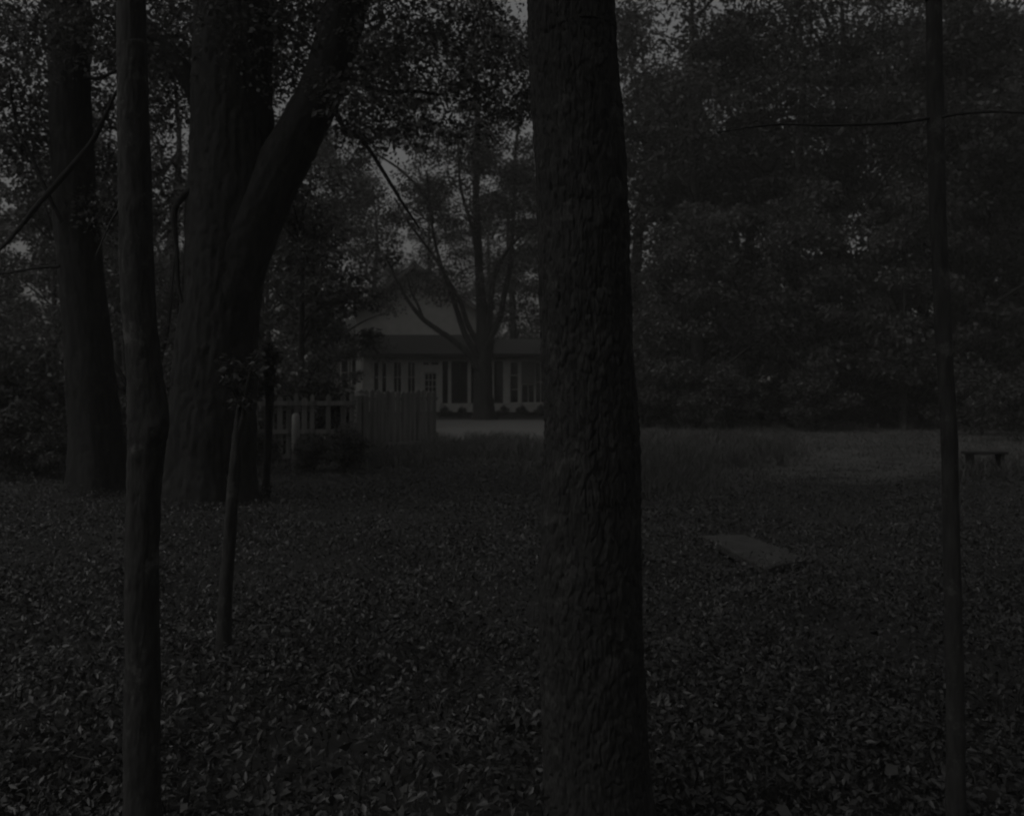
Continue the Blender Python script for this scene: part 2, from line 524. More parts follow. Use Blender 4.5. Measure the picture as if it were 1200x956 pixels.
def high_crown(px_list_seed, centre, r, z0, z1, n, leaf_each, cl=0.22, flat=0.45):
    g = np.random.default_rng(px_list_seed)
    C, Rd = clumps(z0, z1, r, n, flat, cl, g)
    C[:, :2] += np.array(centre)[:2]
    return C, Rd, np.full(n, leaf_each)


D0 = 3.45
base = at(702, D0)
pts = [(706, 1010), (702, 950), (698, 900), (693, 760), (691, 690), (692, 600), (692, 500), (687, 400), (685, 330), (683, 250), (677, 150), (671, 50), (668, -40)]
path = [at(x, D0, y) for x, y in pts]
path[0][2] = -0.25
wid = [150, 126, 122, 117, 117, 111, 106, 104, 103, 101, 100, 97, 96]
rad = [w / 2 / F_PX * D0 + 0.006 for w in wid]
path += [np.array([path[-1][0] - 0.05, D0, 5.0]), np.array([path[-1][0] + 0.05, D0, 9.0]), np.array([path[-1][0], D0, 13.0])]
rad += [0.125, 0.09, 0.03]
# fine rings where the camera sees them
root = empty("foreground_tree", base)
tag(root, "close straight tree trunk with rough furrowed plated bark in the middle foreground", "tree")
P, rr = smooth_path(path, rad, 0.007)
keep = (P[:, 2] < 3.9) | (np.arange(len(P)) % 8 == 0)
P, rr = P[keep], rr[keep]
fnc = bark_fn(34, 0.075, 0.0115, 21, 0.022)
V, F = tube(P - base, rr, 340, fnc)
link("trunk", np_mesh("trunk", V, F, M["bark_front"], True), root)
C, Rd, nn = high_crown(31, base, 4.2, 5.2, 13, 70, 260)
for c in C[:9]:
    p0 = np.array([base[0], D0, max(4.6, c[2] - 1.6)])
    trunk_mesh("limb", [p0, p0 * .5 + c * .5 + np.array([0, 0, .3]), c], [0.05, 0.03, 0.01], M["bark_smooth"], root, 8, 0.2, None, base)
crown_mesh("crown", C - base, Rd, nn, 0.11, M["leaf_canopy"], root, up=0.6)

# ---------------------------------------------------------------- slim pale trunk, left foreground
D1 = 3.5
base = at(166, D1)
pts = [(166, 995), (166, 930), (166, 760), (167, 640), (170, 560), (173, 510), (173, 480), (169, 430), (163, 360), (160, 300), (157, 180), (155, 60), (154, -30)]
wid = [58, 42, 38, 37, 38, 42, 44, 38, 37, 37, 35, 33, 32]
path = [at(x, D1, y) for x, y in pts]; path[0][2] = -0.15
path += [np.array([path[-1][0], D1, 6.0]), np.array([path[-1][0] + .2, D1, 9.0])]
rad = [w / 2 / F_PX * D1 for w in wid] + [0.035, 0.012]
C, Rd, nn = high_crown(32, base, 2.2, 4.0, 9.2, 40, 200)
lim = [([at(157, D1, 205), at(147, D1, 232), at(131, D1 - .05, 258), at(112, D1 - .1, 300)], [0.006, 0.005, 0.004, 0.002])]
foreground_tree("slim_tree", "slim trunk with a knobbly swelling halfway up, left foreground before the twin maple", base, path, rad, "bark_smooth", 72, 0.012,
                knotted(bark_fn(22, 0.06, 0.0055, 5, 0.045), [(-1.0, 1.60, .016, .03), (-1.9, 1.52, .009, .02), (-1.2, 1.34, .010, .022), (-.4, 1.62, .014, .035), (-1.7, 1.08, .007, .018),
                                                             (-1.1, .72, .007, .02), (-2.2, 2.05, .006, .016), (-.9, 2.4, .007, .018), (-1.6, .38, .006, .02)]), (C, Rd, nn), lim)

# knot scars are part of the swelling: a few raised burls on the same trunk
# ---------------------------------------------------------------- sapling leaning past the maple, left
D2 = 5.55
base = at(262, D2)
pts = [(261, 800), (262, 760), (264, 700), (269, 630), (273, 570), (277, 520), (279, 490), (281, 465)]
wid = [30, 19, 16, 15, 14, 11, 7, 3]
path = [at(x, D2, y) for x, y in pts]; path[0][2] = -0.1
rad = [w / 2 / F_PX * D2 for w in wid]
lim = [([at(277, D2, 510), at(285, D2, 488), at(290, D2 - .05, 450), at(299, D2 - .05, 418)], [.022, .015, .010, .004]),
       ([at(273, D2, 575), at(266, D2, 556), at(263, D2 - .05, 541)], [.012, .008, .003]),
       ([at(280, D2, 480), at(274, D2, 462), at(272, D2 + .05, 440), at(267, D2, 425)], [.010, .006, .004, .002])]
g = np.random.default_rng(77)
C = np.array([at(x, D2 + g.uniform(-.1, .1), y) for x, y in ((283, 468), (281, 455), (299, 420), (290, 440), (272, 440), (267, 426), (297, 430), (277, 470), (288, 470))])
foreground_tree("sapling", "thin broken leaning sapling with a few leaves rising in front of the twin maple", base, path, rad, "bark_smooth", 32, 0.03,
                knotted(bark_fn(14, 0.07, 0.005, 8, 0.07), [(-1.2, .5, .007, .02), (-2.0, .95, .008, .018), (-1.0, 1.3, .007, .016)]),
                (C, np.array([[.07, .07, .06]] * 9), np.full(9, 26)), lim, size=.05)

# ---------------------------------------------------------------- sapling at the right edge with its long bare twig
D3 = 3.66
base = at(1120, D3)
pts = [(1121, 975), (1120, 900), (1119, 800), (1117, 700), (1114, 600), (1112, 500), (1106, 400), (1101, 300), (1098, 200), (1096, 100), (1095, 0), (1094, -60)]
wid = [24, 20, 19, 19, 19, 19, 20, 19, 19, 19, 18, 17]
path = [at(x, D3, y) for x, y in pts]; path[0][2] = -0.1
path += [path[-1] + np.array([.05, 0, 2.0])]
rad = [w / 2 / F_PX * D3 for w in wid] + [0.01]
tw = [(1098, 137), (1060, 143), (1010, 146), (960, 147), (915, 146), (875, 150), (840, 156)]
tw2 = [(1097, 139), (1120, 134), (1160, 131), (1205, 132), (1260, 128)]
lim = [([at(x, D3 - .04 * i, y) for i, (x, y) in enumerate(tw)], [.0055, .005, .0045, .004, .0035, .003, .0015]),
       ([at(x, D3 - .06 * i, y) for i, (x, y) in enumerate(tw2)], [.006, .0055, .005, .004, .003])]
C, Rd, nn = high_crown(34, path[-1], 1.8, 3.9, 7.5, 26, 180)
foreground_tree("sapling", "slender straight sapling at the right edge with one long bare horizontal twig", base, path, rad, "bark_smooth", 32, 0.03,
                knotted(bark_fn(14, 0.07, 0.003, 9, 0.06), [(-1.2, .9, .007, .014), (-2.0, 1.7, .006, .012), (-1.0, 2.2, .007, .014), (-1.7, .45, .005, .012)]), (C, Rd, nn), lim)

# ---------------------------------------------------------------- twin maple, left
D4 = 13.6
base = at(244, D4)
k = D4 / F_PX
pts = [(243, 605), (244, 580), (246, 540), (249, 480), (253, 420), (258, 360), (264, 300), (270, 240), (272, 180), (272, 100), (274, 0), (276, -120), (270, -300)]
wid = [140, 116, 104, 98, 94, 90, 92, 98, 96, 92, 90, 80, 40]
path = [at(x, D4, y) for x, y in pts]; path[0][2] = -0.2
rad = [w / 2 * k for w in wid]
main_limb = ([at(x, D4 - .15, y) for x, y in ((256, 420), (268, 355), (282, 300), (298, 255), (322, 208), (348, 160), (374, 110), (392, 55), (408, 0), (424, -70), (440, -180))],
             [14 * k, 30 * k, 34 * k, 33 * k, 29 * k, 27 * k, 25 * k, 24 * k, 23.5 * k, 21 * k, 10 * k])
lim = [main_limb,
       ([at(x, D4 - .3, y) for x, y in ((224, 222), (213, 232), (204, 250), (207, 290), (209, 335), (216, 362))], [4.5 * k, 4 * k, 3.6 * k, 2.6 * k, 2.4 * k, 2 * k]),
       ([at(x, D4 - .3, y) for x, y in ((408, 88), (430, 100), (455, 108), (485, 107), (520, 112))], [5 * k, 3.2 * k, 2.8 * k, 2.2 * k, 1.2 * k]),
       ([at(x, D4 - .5, y) for x, y in ((392, 128), (405, 152), (425, 165), (446, 196), (468, 232), (492, 268))], [4 * k, 2.6 * k, 2.3 * k, 2.2 * k, 1.8 * k, 1 * k]),
       ([at(x, D4 - .4, y) for x, y in ((392, 100), (372, 66), (352, 44), (330, 30))], [3 * k, 2.4 * k, 2 * k, 1.2 * k]),
       ([at(x, D4 + .5, y) for x, y in ((236, 120), (200, 60), (160, 20), (120, -40))], [14 * k, 10 * k, 8 * k, 6 * k])]
g = np.random.default_rng(41)
C1, R1, n1 = high_crown(35, base + np.array([1.2, 0, 0]), 6.5, 6.4, 17, 90, 330)
hang = [(395, 20), (430, 60), (410, 110), (450, 90), (500, 60), (575, 70), (615, 110), (420, 150), (480, 150), (205, 30), (240, 70), (285, 20), (300, 90), (330, 40), (205, 110), (345, 95), (190, 0), (260, 20), (150, 40), (100, 20), (40, 30), (20, 80), (350, 10), (470, 60), (520, 40),
        (560, 20), (600, 60), (500, 110), (560, 100), (450, 130), (600, 130), (480, 15), (545, 150), (450, 80)]
C2 = np.array([at(x, D4 + g.uniform(-1.6, 2.5), y) for x, y in hang]); R2 = np.array([[.75, .75, .42]] * len(hang)) * g.uniform(.7, 1.2, (len(hang), 1))
C = np.vstack([C1, C2]); Rd = np.vstack([R1, R2]); nn = np.concatenate([n1 * 2, np.full(len(hang), 400)])
foreground_tree("maple_tree", "massive old twin maple forking low into two stout dark limbs", base, path, rad, "bark_old", 120, 0.03,
                bark_fn(40, 0.8, 0.04, 14, 0.014, 0.07), (C, Rd, nn), lim, size=0.088)

# ---------------------------------------------------------------- dark old trunk, far left
D5 = 15.2
base = at(117, D5); k = D5 / F_PX
pts = [(117, 590), (116, 570), (114, 530), (109, 470), (103, 400), (96, 330), (89, 250), (84, 160), (81, 80), (80, 0), (79, -120), (82, -280)]
wid = [92, 74, 64, 57, 52, 50, 48, 47, 46, 45, 38, 16]
path = [at(x, D5, y) for x, y in pts]; path[0][2] = -0.2
rad = [w / 2 * k for w in wid]
lim = [([at(x, D5 - .5, y) for x, y in ((138, 105), (122, 138), (108, 166), (80, 200), (48, 236), (22, 268), (0, 292), (-40, 320))],
        [1.6 * k, 2.6 * k, 3.2 * k, 3.4 * k, 3.0 * k, 2.5 * k, 2.0 * k, 1.2 * k]),
       ([at(x, D5 - .6, y) for x, y in ((70, 312), (45, 314), (20, 318), (-5, 322))], [2 * k, 1.6 * k, 1.4 * k, 1 * k]),
       ([at(x, D5 - .4, y) for x, y in ((72, 260), (55, 225), (40, 190), (18, 140), (10, 80))], [2.6 * k, 2.2 * k, 2 * k, 1.6 * k, 1 * k]),
       ([at(x, D5 - .3, y) for x, y in ((98, 90), (115, 92), (135, 84), (150, 80))], [2.5 * k, 2.2 * k, 1.8 * k, 1 * k])]
C1, R1, n1 = high_crown(36, base, 5.5, 6.6, 17, 80, 320)
hang = [(30, 70), (5, 20), (100, 100), (45, 130), (190, 60), (20, 175), (90, 180), (130, 225), (190, 250), (15, 110), (60, 215), (20, 40), (60, 90), (125, 60), (120, 130), (190, 130), (15, 150), (125, 190), (190, 200), (60, 150), (-20, 100), (40, 195), (120, 250), (70, 20), (140, 10)]
C2 = np.array([at(x, D5 + g.uniform(-.5, 2.5), y) for x, y in hang]); R2 = np.array([[.6, .6, .45]] * len(hang)) * g.uniform(.7, 1.2, (len(hang), 1))
foreground_tree("old_tree", "straight black trunk at the far left with a bare branch slanting down leftward", base, path, rad, "bark_old", 72, 0.05,
                bark_fn(24, 0.6, 0.028, 15, 0.02, 0.06), (np.vstack([C1, C2]), np.vstack([R1, R2]), np.concatenate([n1, np.full(len(hang), 480)])), lim, size=0.088)

# ---------------------------------------------------------------- broken snag wrapped in ivy by the fence
D6 = 14.6
base = at(312, D6); k = D6 / F_PX
root = empty("tree_snag", base)
tag(root, "thin dead snag with a bushy ivy head standing in front of the picket fence", "tree snag")
P_ = [at(x, D6, y) for x, y in ((311, 590), (312, 560), (314, 520), (316, 470), (316, 430), (315, 402))]; P_[0][2] = -.1
trunk_mesh("trunk", P_, [6 * k, 4.2 * k, 4 * k, 5 * k, 6 * k, 5 * k], M["bark_old"], root, 20, .04, bark_fn(10, .12, .006, 4, .05), base)
Ci = np.array([at(x, D6 - .05, y) for x, y in ((316, 412), (310, 416), (322, 418), (313, 432), (318, 445), (308, 450), (300, 462))]) - base
crown_mesh("ivy", Ci, np.array([[.13, .13, .13]] * 7), np.full(7, 200), .06, M["leaf_dark"], root)

# ---------------------------------------------------------------- leafy stems between the left trunks
D7 = 22.0
base = at(160, D7); k = D7 / F_PX
root = empty("understory_tree", base)
tag(root, "crossing thin leafy stems glimpsed between the black far left trunk and the slim trunk", "tree")
for pp in (((168, 545), (160, 480), (146, 446), (130, 420), (118, 390)), ((166, 545), (158, 470), (148, 430), (146, 400), (152, 340)), ((166, 545), (172, 470), (185, 430), (197, 380), (205, 300))):
    Q = [at(x, D7, y) for x, y in pp]; Q[0][2] = -.1
    trunk_mesh("stem", Q, [5 * k, 3.6 * k, 3 * k, 2.4 * k, 1.2 * k], M["bark_old"], root, 10, .15, None, base)
hang = [(120, 385), (140, 370), (160, 350), (190, 330), (205, 300), (130, 330), (210, 380), (180, 395), (150, 300), (115, 300)]
crown_mesh("crown", np.array([at(x, D7 + g.uniform(-.5, .8), y) for x, y in hang]) - base, np.array([[.6, .6, .4]] * 10), np.full(10, 160), .11, M["leaf_canopy"], root)

# ---------------------------------------------------------------- crooked little tree, left edge
D8 = 27.5
base = at(40, D8); k = D8 / F_PX
root = empty("crooked_tree", base)
tag(root, "small crooked tree with a forked stem at the left edge beyond the black trunk", "tree")
for pp, w in ((((41, 530), (38, 500), (30, 462), (23, 430), (12, 405), (2, 385), (-8, 340)), 5.5), (((31, 465), (36, 440), (46, 425), (62, 408), (76, 380)), 3.2)):
    Q = [at(x, D8, y) for x, y in pp]
    trunk_mesh("stem", Q, np.linspace(w, w * .35, len(Q)) * k, M["bark_old"], root, 12, .2, bark_fn(8, .3, .01, 3, .05), base)
hang = [(10, 395), (35, 390), (60, 395), (0, 440), (60, 440), (45, 460), (-10, 360), (75, 375), (30, 420), (12, 470), (65, 365), (20, 375)]
crown_mesh("crown", np.array([at(x, D8 + g.uniform(-1, 1), y) for x, y in hang]) - base, np.array([[.62, .62, .4]] * 12), np.full(12, 170), .12, M["leaf_canopy"], root)

# ---------------------------------------------------------------- the house behind the clearing
DH = 58.0


def hx(px, d=DH): return (px - CX) / F_PX * d


def hz(py, d=DH): return EYE - (py - HZ) / F_PX * d


house = empty("house", (hx(500), DH, 0))
tag(house, "white clapboard house with a steep gable and a long glazed porch, partly hidden by trees", "house")
HB = Matrix.Translation(-Vector(house.location))


def hpart(mb, name, mat, parent=None, bevel=0.0):
    o = mb.build(name, mat, parent or house, bevel)
    if parent is None: o.data.transform(HB)
    return o


YF = DH                       # porch front plane
YG = DH + 2.6                 # gable wall plane
XL, XR = hx(426), hx(692)
# porch wall: header, sill wall and the studs between openings
openings = [(437.5, 444.5), (447, 453.5), (460.5, 471), (477, 487)]
tall = [(518.5, 525), (529, 548), (552, 575), (579, 589.5), (597.5, 608), (627, 640), (645, 658), (664, 684)]
zt, zs, zb = hz(423.5), hz(460.5), hz(472.5)
mb = MB()
mb.box(XL, XR, YF - .06, YF + .12, zt, hz(418))                         # header
mb.box(XL, hx(493), YF - .06, YF + .12, 0.25, zs)                       # wall under the windows
mb.box(hx(518), XR, YF - .06, YF + .12, 0.25, zb)
edges = [426] + [v for o in openings for v in o] + [493]
for a, b_ in zip(edges[0::2], edges[1::2]): mb.box(hx(a), hx(b_), YF - .055, YF + .115, zs, zt)
hpart(mb, "porch_wall", M["clapboard"])
mb = MB(); mb.box(XL + .05, XR - .05, YF - .02, YG, -.2, .25); hpart(mb, "foundation", M["stone"])
for a, b_ in ((516, 518.5), (525, 529), (548, 552), (575, 579), (589.5, 597.5), (608, 611), (640, 645), (658, 664), (684, 692)):
    mb = MB(); mb.box(hx(a), hx(b_), YF - .075, YF + .13, zb, zt); hpart(mb, "porch_post", M["white"])


def window(x0, x1, z0, z1, y, cols=1, rows=1, bar=.035, name="window", parent=None, mat="white"):
    f = MB(); w = .055
    f.box(x0, x0 + w, y, y + .07, z0, z1); f.box(x1 - w, x1, y, y + .07, z0, z1)
    f.box(x0 + w, x1 - w, y, y + .07, z1 - w, z1); f.box(x0 + w, x1 - w, y, y + .07, z0, z0 + w)
    for i in range(1, cols):
        c = x0 + (x1 - x0) * i / cols; f.box(c - bar / 2, c + bar / 2, y + .01, y + .06, z0 + w, z1 - w)
    for i in range(1, rows):
        c = z0 + (z1 - z0) * i / rows; f.box(x0 + w, x1 - w, y + .013, y + .057, c - bar / 2, c + bar / 2)
    fo = hpart(f, name, M[mat])
    p = MB(); p.box(x0 + w * .5, x1 - w * .5, y + .03, y + .04, z0 + w * .5, z1 - w * .5)
    po = p.build("pane", M["glass"], house); po.data.transform(HB); po.parent = fo
    return fo


for a, b_ in openings: window(hx(a), hx(b_), zs, zt, YF + .02, 2 if b_ - a > 9 else 1, 2)
for a, b_ in tall[:4]: window(hx(a), hx(b_), zb, zt, YF + .02, 1 if b_ - a < 12 else 2, 1, mat="trim_dark")  # dark panes and frames stand in for the shaded interior of screened bays
window(hx(597.5), hx(608), zb, zt, YF + .02, 1, 3)
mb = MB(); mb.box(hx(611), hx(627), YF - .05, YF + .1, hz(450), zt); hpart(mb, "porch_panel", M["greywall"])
window(hx(611), hx(627), zb, hz(450), YF + .02, 2, 1)
for a, b_ in tall[5:]: window(hx(a), hx(b_), zb, zt, YF + .02, 2, 2)
# door with transom
dx0, dx1 = hx(495), hx(514.5)
mb = MB()
mb.box(hx(493), dx0, YF - .07, YF + .12, 0.25, zt); mb.box(dx1, hx(516), YF - .07, YF + .12, 0.25, zt)
mb.box(dx0, dx1, YF - .065, YF + .12, hz(436), hz(428.5))
hpart(mb, "door_frame", M["white"])
for a, b_ in ((494.8, 503.5), (504.5, 514.6)): window(hx(a), hx(b_), hz(428.5), zt, YF + .02, 1, 1, name="transom")
mb = MB()
gx0, gx1, gz0, gz1 = hx(498), hx(511), hz(461), hz(437.5)
mb.box(dx0, gx0, YF, YF + .05, .27, hz(436)); mb.box(gx1, dx1, YF, YF + .05, .27, hz(436))
mb.box(gx0, gx1, YF, YF + .05, gz1, hz(436)); mb.box(gx0, gx1, YF, YF + .05, .27, gz0)
door = hpart(mb, "door", M["white"])
mb = MB()
for i in (1, 2):
    c = gx0 + (gx1 - gx0) * i / 3; mb.box(c - .02, c + .02, YF + .005, YF + .045, gz0, gz1)
for i in (1, 2):
    c = gz0 + (gz1 - gz0) * i / 3; mb.box(gx0, gx1, YF + .008, YF + .042, c - .02, c + .02)
o = mb.build("glazing_bars", M["white"], house); o.data.transform(HB); o.parent = door
mb = MB(); mb.box(gx0 + .002, gx1 - .002, YF + .02, YF + .03, gz0, gz1)
o = mb.build("pane", M["glass"], house); o.data.transform(HB); o.parent = door
mb = MB(); mb.tube([(dx0 + .09, YF - .05, 1.15), (dx0 + .09, YF + .01, 1.15)], [.035, .025], 8)
o = mb.build("handle", M["oldwood"], house); o.data.transform(HB); o.parent = door
mb = MB(); mb.box(hx(490), hx(519), YF - .9, YF - .08, -.1, .14); mb.box(hx(492), hx(517), YF - .5, YF - .08, .14, .25); hpart(mb, "step", M["stone"])
# lean-to porch roof
def slab_roof(x0, x1, y0, z0, y1, z1, t=.09):
    mb_ = MB(); mb_.poly([(x0, y0, z0), (x0, y1, z1), (x0, y1, z1 + t), (x0, y0, z0 + t)], (x1 - x0, 0, 0)); return mb_


hpart(slab_roof(hx(424), hx(577), YF - .45, hz(416.5), YG, hz(393.5, YG)), "porch_roof", M["shingle"])
hpart(slab_roof(hx(577) + .01, XR + .35, YF - .45, hz(416.5), YG + .3, hz(399, YG + .3)), "porch_roof", M["shingle"])
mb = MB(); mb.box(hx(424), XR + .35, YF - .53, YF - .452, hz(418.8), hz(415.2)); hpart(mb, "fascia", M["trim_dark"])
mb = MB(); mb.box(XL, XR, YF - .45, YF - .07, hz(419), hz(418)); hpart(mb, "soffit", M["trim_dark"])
mb = MB(); mb.poly([(hx(424) - .13, YF - .5, hz(417)), (hx(424) - .13, YG, hz(394, YG)), (hx(424) - .13, YG, hz(391, YG)), (hx(424) - .13, YF - .5, hz(413))], (.12, 0, 0)); hpart(mb, "rake_board", M["white"])
mb = MB(); mb.box(hx(578), hx(690), YG + .3, YG + .5, hz(401, YG), hz(398, YG)); hpart(mb, "ridge_board", M["white"])
mb = MB(); mb.box(hx(428, YG), hx(545, YG), YG - .06, YG - .002, hz(393.3, YG), hz(391.6, YG)); hpart(mb, "flashing", M["white"])
mb = MB(); mb.tube([(hx(424), YF - .3, hz(417)), (hx(424), YF - .12, hz(424)), (hx(424.3), YF - .1, hz(445)), (hx(424.3), YF - .1, .1)], .05, 8); hpart(mb, "downspout", M["white"])
# gable block
gx_l, gx_r, gx_m = hx(417, YG), hx(557, YG), hx(487, YG)
ze, za = hz(362, YG), hz(313, YG)
mb = MB(); mb.poly([(gx_l, YG, 0), (gx_r, YG, 0), (gx_r, YG, ze), (gx_m, YG, za), (gx_l, YG, ze)], (0, 9, 0)); hpart(mb, "gable_wall", M["clapboard"])
sl = (za - ze) / (gx_m - gx_l)
mb = MB()
for s, xe in ((-1, gx_l - .45), (1, gx_r + .45)):
    z_e = za - sl * abs(xe - gx_m)
    mb.poly([(gx_m, YG - .4, za + .02), (xe, YG - .4, z_e + .02), (xe, YG - .4, z_e + .22), (gx_m, YG - .4, za + .25)], (0, 9.8, 0))
roof = hpart(mb, "gable_roof", M["shingle"])
mb = MB()
for s, xe in ((-1, gx_l - .45), (1, gx_r + .45)):
    z_e = za - sl * abs(xe - gx_m)
    mb.poly([(gx_m, YG - .46, za - .1), (xe, YG - .46, z_e - .1), (xe, YG - .46, z_e + .14), (gx_m, YG - .46, za + .16)], (0, .058, 0))
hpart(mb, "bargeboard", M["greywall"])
# rear block behind the right end of the porch and lower left wing
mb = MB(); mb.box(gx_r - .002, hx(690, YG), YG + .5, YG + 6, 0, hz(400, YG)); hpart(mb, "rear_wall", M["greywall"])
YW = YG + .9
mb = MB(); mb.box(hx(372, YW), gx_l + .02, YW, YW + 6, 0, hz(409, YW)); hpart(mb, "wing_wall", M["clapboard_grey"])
hpart(slab_roof(hx(368, YW), gx_l - .003, YW - .5, hz(411, YW), YW + 3.6, hz(372, YW)), "wing_roof", M["shingle"])
window(hx(399, YW), hx(409, YW), hz(452, YW), hz(421, YW), YW - .05, 1, 2)
window(hx(411.5, YW), hx(420, YW), hz(452, YW), hz(421, YW), YW - .05, 1, 2)

# pale outbuilding at the left, glimpsed between trunks
DO = 60.0
shed = empty("outbuilding", (hx(130, DO), DO, 0))
tag(shed, "pale low outbuilding glimpsed between the dark trunks at the left", "outbuilding")
SB = Matrix.Translation(-Vector(shed.location))


def spart(mb_, name, mat, parent=None):
    o = mb_.build(name, mat, shed); o.data.transform(SB)
    if parent: o.parent = parent
    return o


sx0, sx1 = hx(52, DO), hx(205, DO)
mb = MB(); mb.box(sx0, sx1, DO, DO + 5, 0, 2.9); spart(mb, "wall", M["clapboard"])
mb = MB(); mb.poly([(sx0 - .3, DO - .4, 2.85), (sx0 - .3, DO + 2.5, 4.3), (sx0 - .3, DO + 5.4, 2.85), (sx0 - .3, DO + 5.4, 2.95), (sx0 - .3, DO + 2.5, 4.42), (sx0 - .3, DO - .4, 2.95)], (sx1 - sx0 + .6, 0, 0)); spart(mb, "roof", M["shingle"])
mb = MB(); mb.box(sx0 + .9, sx0 + 1.8, DO - .05, DO - .002, .1, 2.1); dd = spart(mb, "door", M["greywall"])
mb = MB(); mb.box(sx0 + 1.62, sx0 + 1.68, DO - .1, DO - .05, 1.0, 1.1); spart(mb, "handle", M["oldwood"], dd)
for q in (3.2, 5.6):
    mb = MB(); mb.box(sx0 + q, sx0 + q + .06, DO - .06, DO - .002, 1, 2.1); mb.box(sx0 + q + .94, sx0 + q + 1, DO - .06, DO - .002, 1, 2.1)
    mb.box(sx0 + q + .06, sx0 + q + .94, DO - .06, DO - .002, 1, 1.06); mb.box(sx0 + q + .06, sx0 + q + .94, DO - .06, DO - .002, 2.04, 2.1)
    w_ = spart(mb, "window", M["white"])
    mb = MB(); mb.box(sx0 + q + .06, sx0 + q + .94, DO - .03, DO - .004, 1.06, 2.04); spart(mb, "pane", M["glass"], w_)

# ---------------------------------------------------------------- spreading many-stemmed tree in front of the house
D9 = 51.5
base = at(567, D9); k = D9 / F_PX
pts = [(568, 492), (567, 482), (566, 455), (566, 425), (567, 400), (566, 370), (562, 330), (560, 280), (558, 220), (560, 140), (556, 60)]
wid = [34, 26, 22, 21, 21, 14, 10, 9, 8, 7, 4]
path = [at(x, D9, y) for x, y in pts]; path[0][2] = -.2
L_ = []
for pp, w0, w1 in ((((560, 432), (549, 415), (533, 400), (512, 386), (494, 372), (478, 352), (466, 330), (452, 300)), 8.5, 2.5),
                   (((560, 418), (548, 398), (538, 372), (528, 340), (516, 308), (506, 262), (500, 200)), 8, 2.5),
                   (((562, 405), (548, 380), (540, 355), (526, 330), (508, 300), (480, 262), (462, 232)), 7, 2),
                   (((569, 410), (577, 392), (586, 372), (591, 345), (598, 310), (602, 250), (604, 180), (612, 110)), 9, 3),
                   (((570, 400), (574, 370), (578, 330), (590, 300), (612, 275), (632, 262)), 8, 2),
                   (((496, 375), (490, 358), (482, 342), (478, 326)), 4, 2),
                   (((560, 300), (552, 262), (540, 220), (536, 160)), 6, 2),
                   (((508, 262), (498, 230), (470, 200), (440, 180)), 5, 2)):
    L_.append(([at(x, D9 - .3, y) for x, y in pp], list(np.linspace(w0, w1, len(pp)) / 2 * k)))
g = np.random.default_rng(52)
hang = []
for _ in range(400):
    a = g.random() * 2 * np.pi; q = g.random() ** .5
    x = 535 + 165 * q * math.cos(a); y = 165 + 165 * q * math.sin(a)
    if y > 205 and (g.random() < .3 or (y > 285 and 425 < x < 600)): continue
    hang.append((x, y, g.uniform(-5, 5)))
hang += [(x, y, g.uniform(-2, 1)) for x, y in ((430, 300), (448, 345), (520, 335), (425, 330), (505, 318), (500, 345), (522, 352), (488, 325), (468, 338), (432, 338), (452, 352), (498, 338), (535, 345), (600, 330), (620, 345), (540, 320), (590, 310), (610, 300),
                                              (640, 330), (575, 330), (630, 310), (495, 300), (540, 300), (598, 374), (576, 352), (632, 380), (610, 358), (625, 365))]
C = np.array([at(x, D9 + dd_, y) for x, y, dd_ in hang]); Rd = np.array([[1.15, 1.15, .6]] * len(hang)) * g.uniform(.55, 1.05, (len(hang), 1))
foreground_tree("shade_tree", "spreading many-stemmed shade tree standing in front of the porch", base, path, [w / 2 * k for w in wid], "bark_far", 28, .25,
                bark_fn(14, .8, .05, 17, .03, .08), (C, Rd, (200 * (Rd[:, 0] / 1.0) ** 2).astype(int)), L_, size=.17)

# ---------------------------------------------------------------- trees of the wood
pA = proto_tree("broadleaf_tree", 19, 3.2, 5.8, 100, 150, .20, .34, "leaf_canopy", seed=101, k=18, cl=.19)
pB = proto_tree("broadleaf_tree", 17, 1.2, 5.0, 95, 230, .22, .28, "leaf_dark", seed=102, flat=.42, cl=.24, k=16)
pC = proto_tree("broadleaf_tree", 21, .6, 5.2, 120, 150, .22, .30, "leaf_dark", seed=103, flat=.34, cl=.26, k=18, hollow=.3)
pD = proto_tree("understory_tree", 7.5, 1.5, 2.6, 46, 200, .14, .10, "leaf_pale", seed=104, cl=.22, k=12)
pE = proto_tree("shrub", 2.4, .1, 1.5, 30, 150, .12, .04, "leaf_canopy", seed=105, cl=.28, k=10)

WOOD = "trees of the dark wood beyond the lawn"
for px, d, s in ((772, 50, .95), (818, 46, 1.0), (868, 48, 1.05), (922, 45, 1.0), (975, 48, 1.1), (1030, 45, 1.0), (1085, 47, 1.0), (1120, 40, 1.0), (1160, 42, 1.05), (1196, 46, 1.0), (1250, 44, 1.0)):
    o = place(pC if int(px) % 4 else pB, at(px, d), random.uniform(0, 6.28), s * random.uniform(.94, 1.12))
    tag(o, "dense dark leafy tree in the unbroken wood edge behind the lawn at right", "tree", WOOD)
for px in range(790, 1290, 98):
    o = place(pB, at(px + random.uniform(-12, 12), random.uniform(57, 63)), random.uniform(0, 6.28), random.uniform(1.05, 1.3))
    tag(o, "tall tree deep in the dark wood behind the lawn at right", "tree", "trees deep in the dark wood")
for px, d, s, lb in ((430, 76, .95, "loose tree rising behind the left end of the house gable"), (505, 82, 1.0, "loose tree rising behind the house gable"),
                     (576, 74, .84, "loose tree rising behind the porch roof beside the shade tree"), (604, 68, .9, "tree with a dark straight stem just right of the shade tree behind the porch roof"),
                     (655, 72, .95, "leafy tree behind the house, half hidden by the close middle trunk"), (738, 55, 1.2, "leafy tree showing at the right edge of the close middle trunk")):
    tag(place(pA, at(px, d), random.uniform(0, 6.28), s), lb, "tree", "trees behind the house")
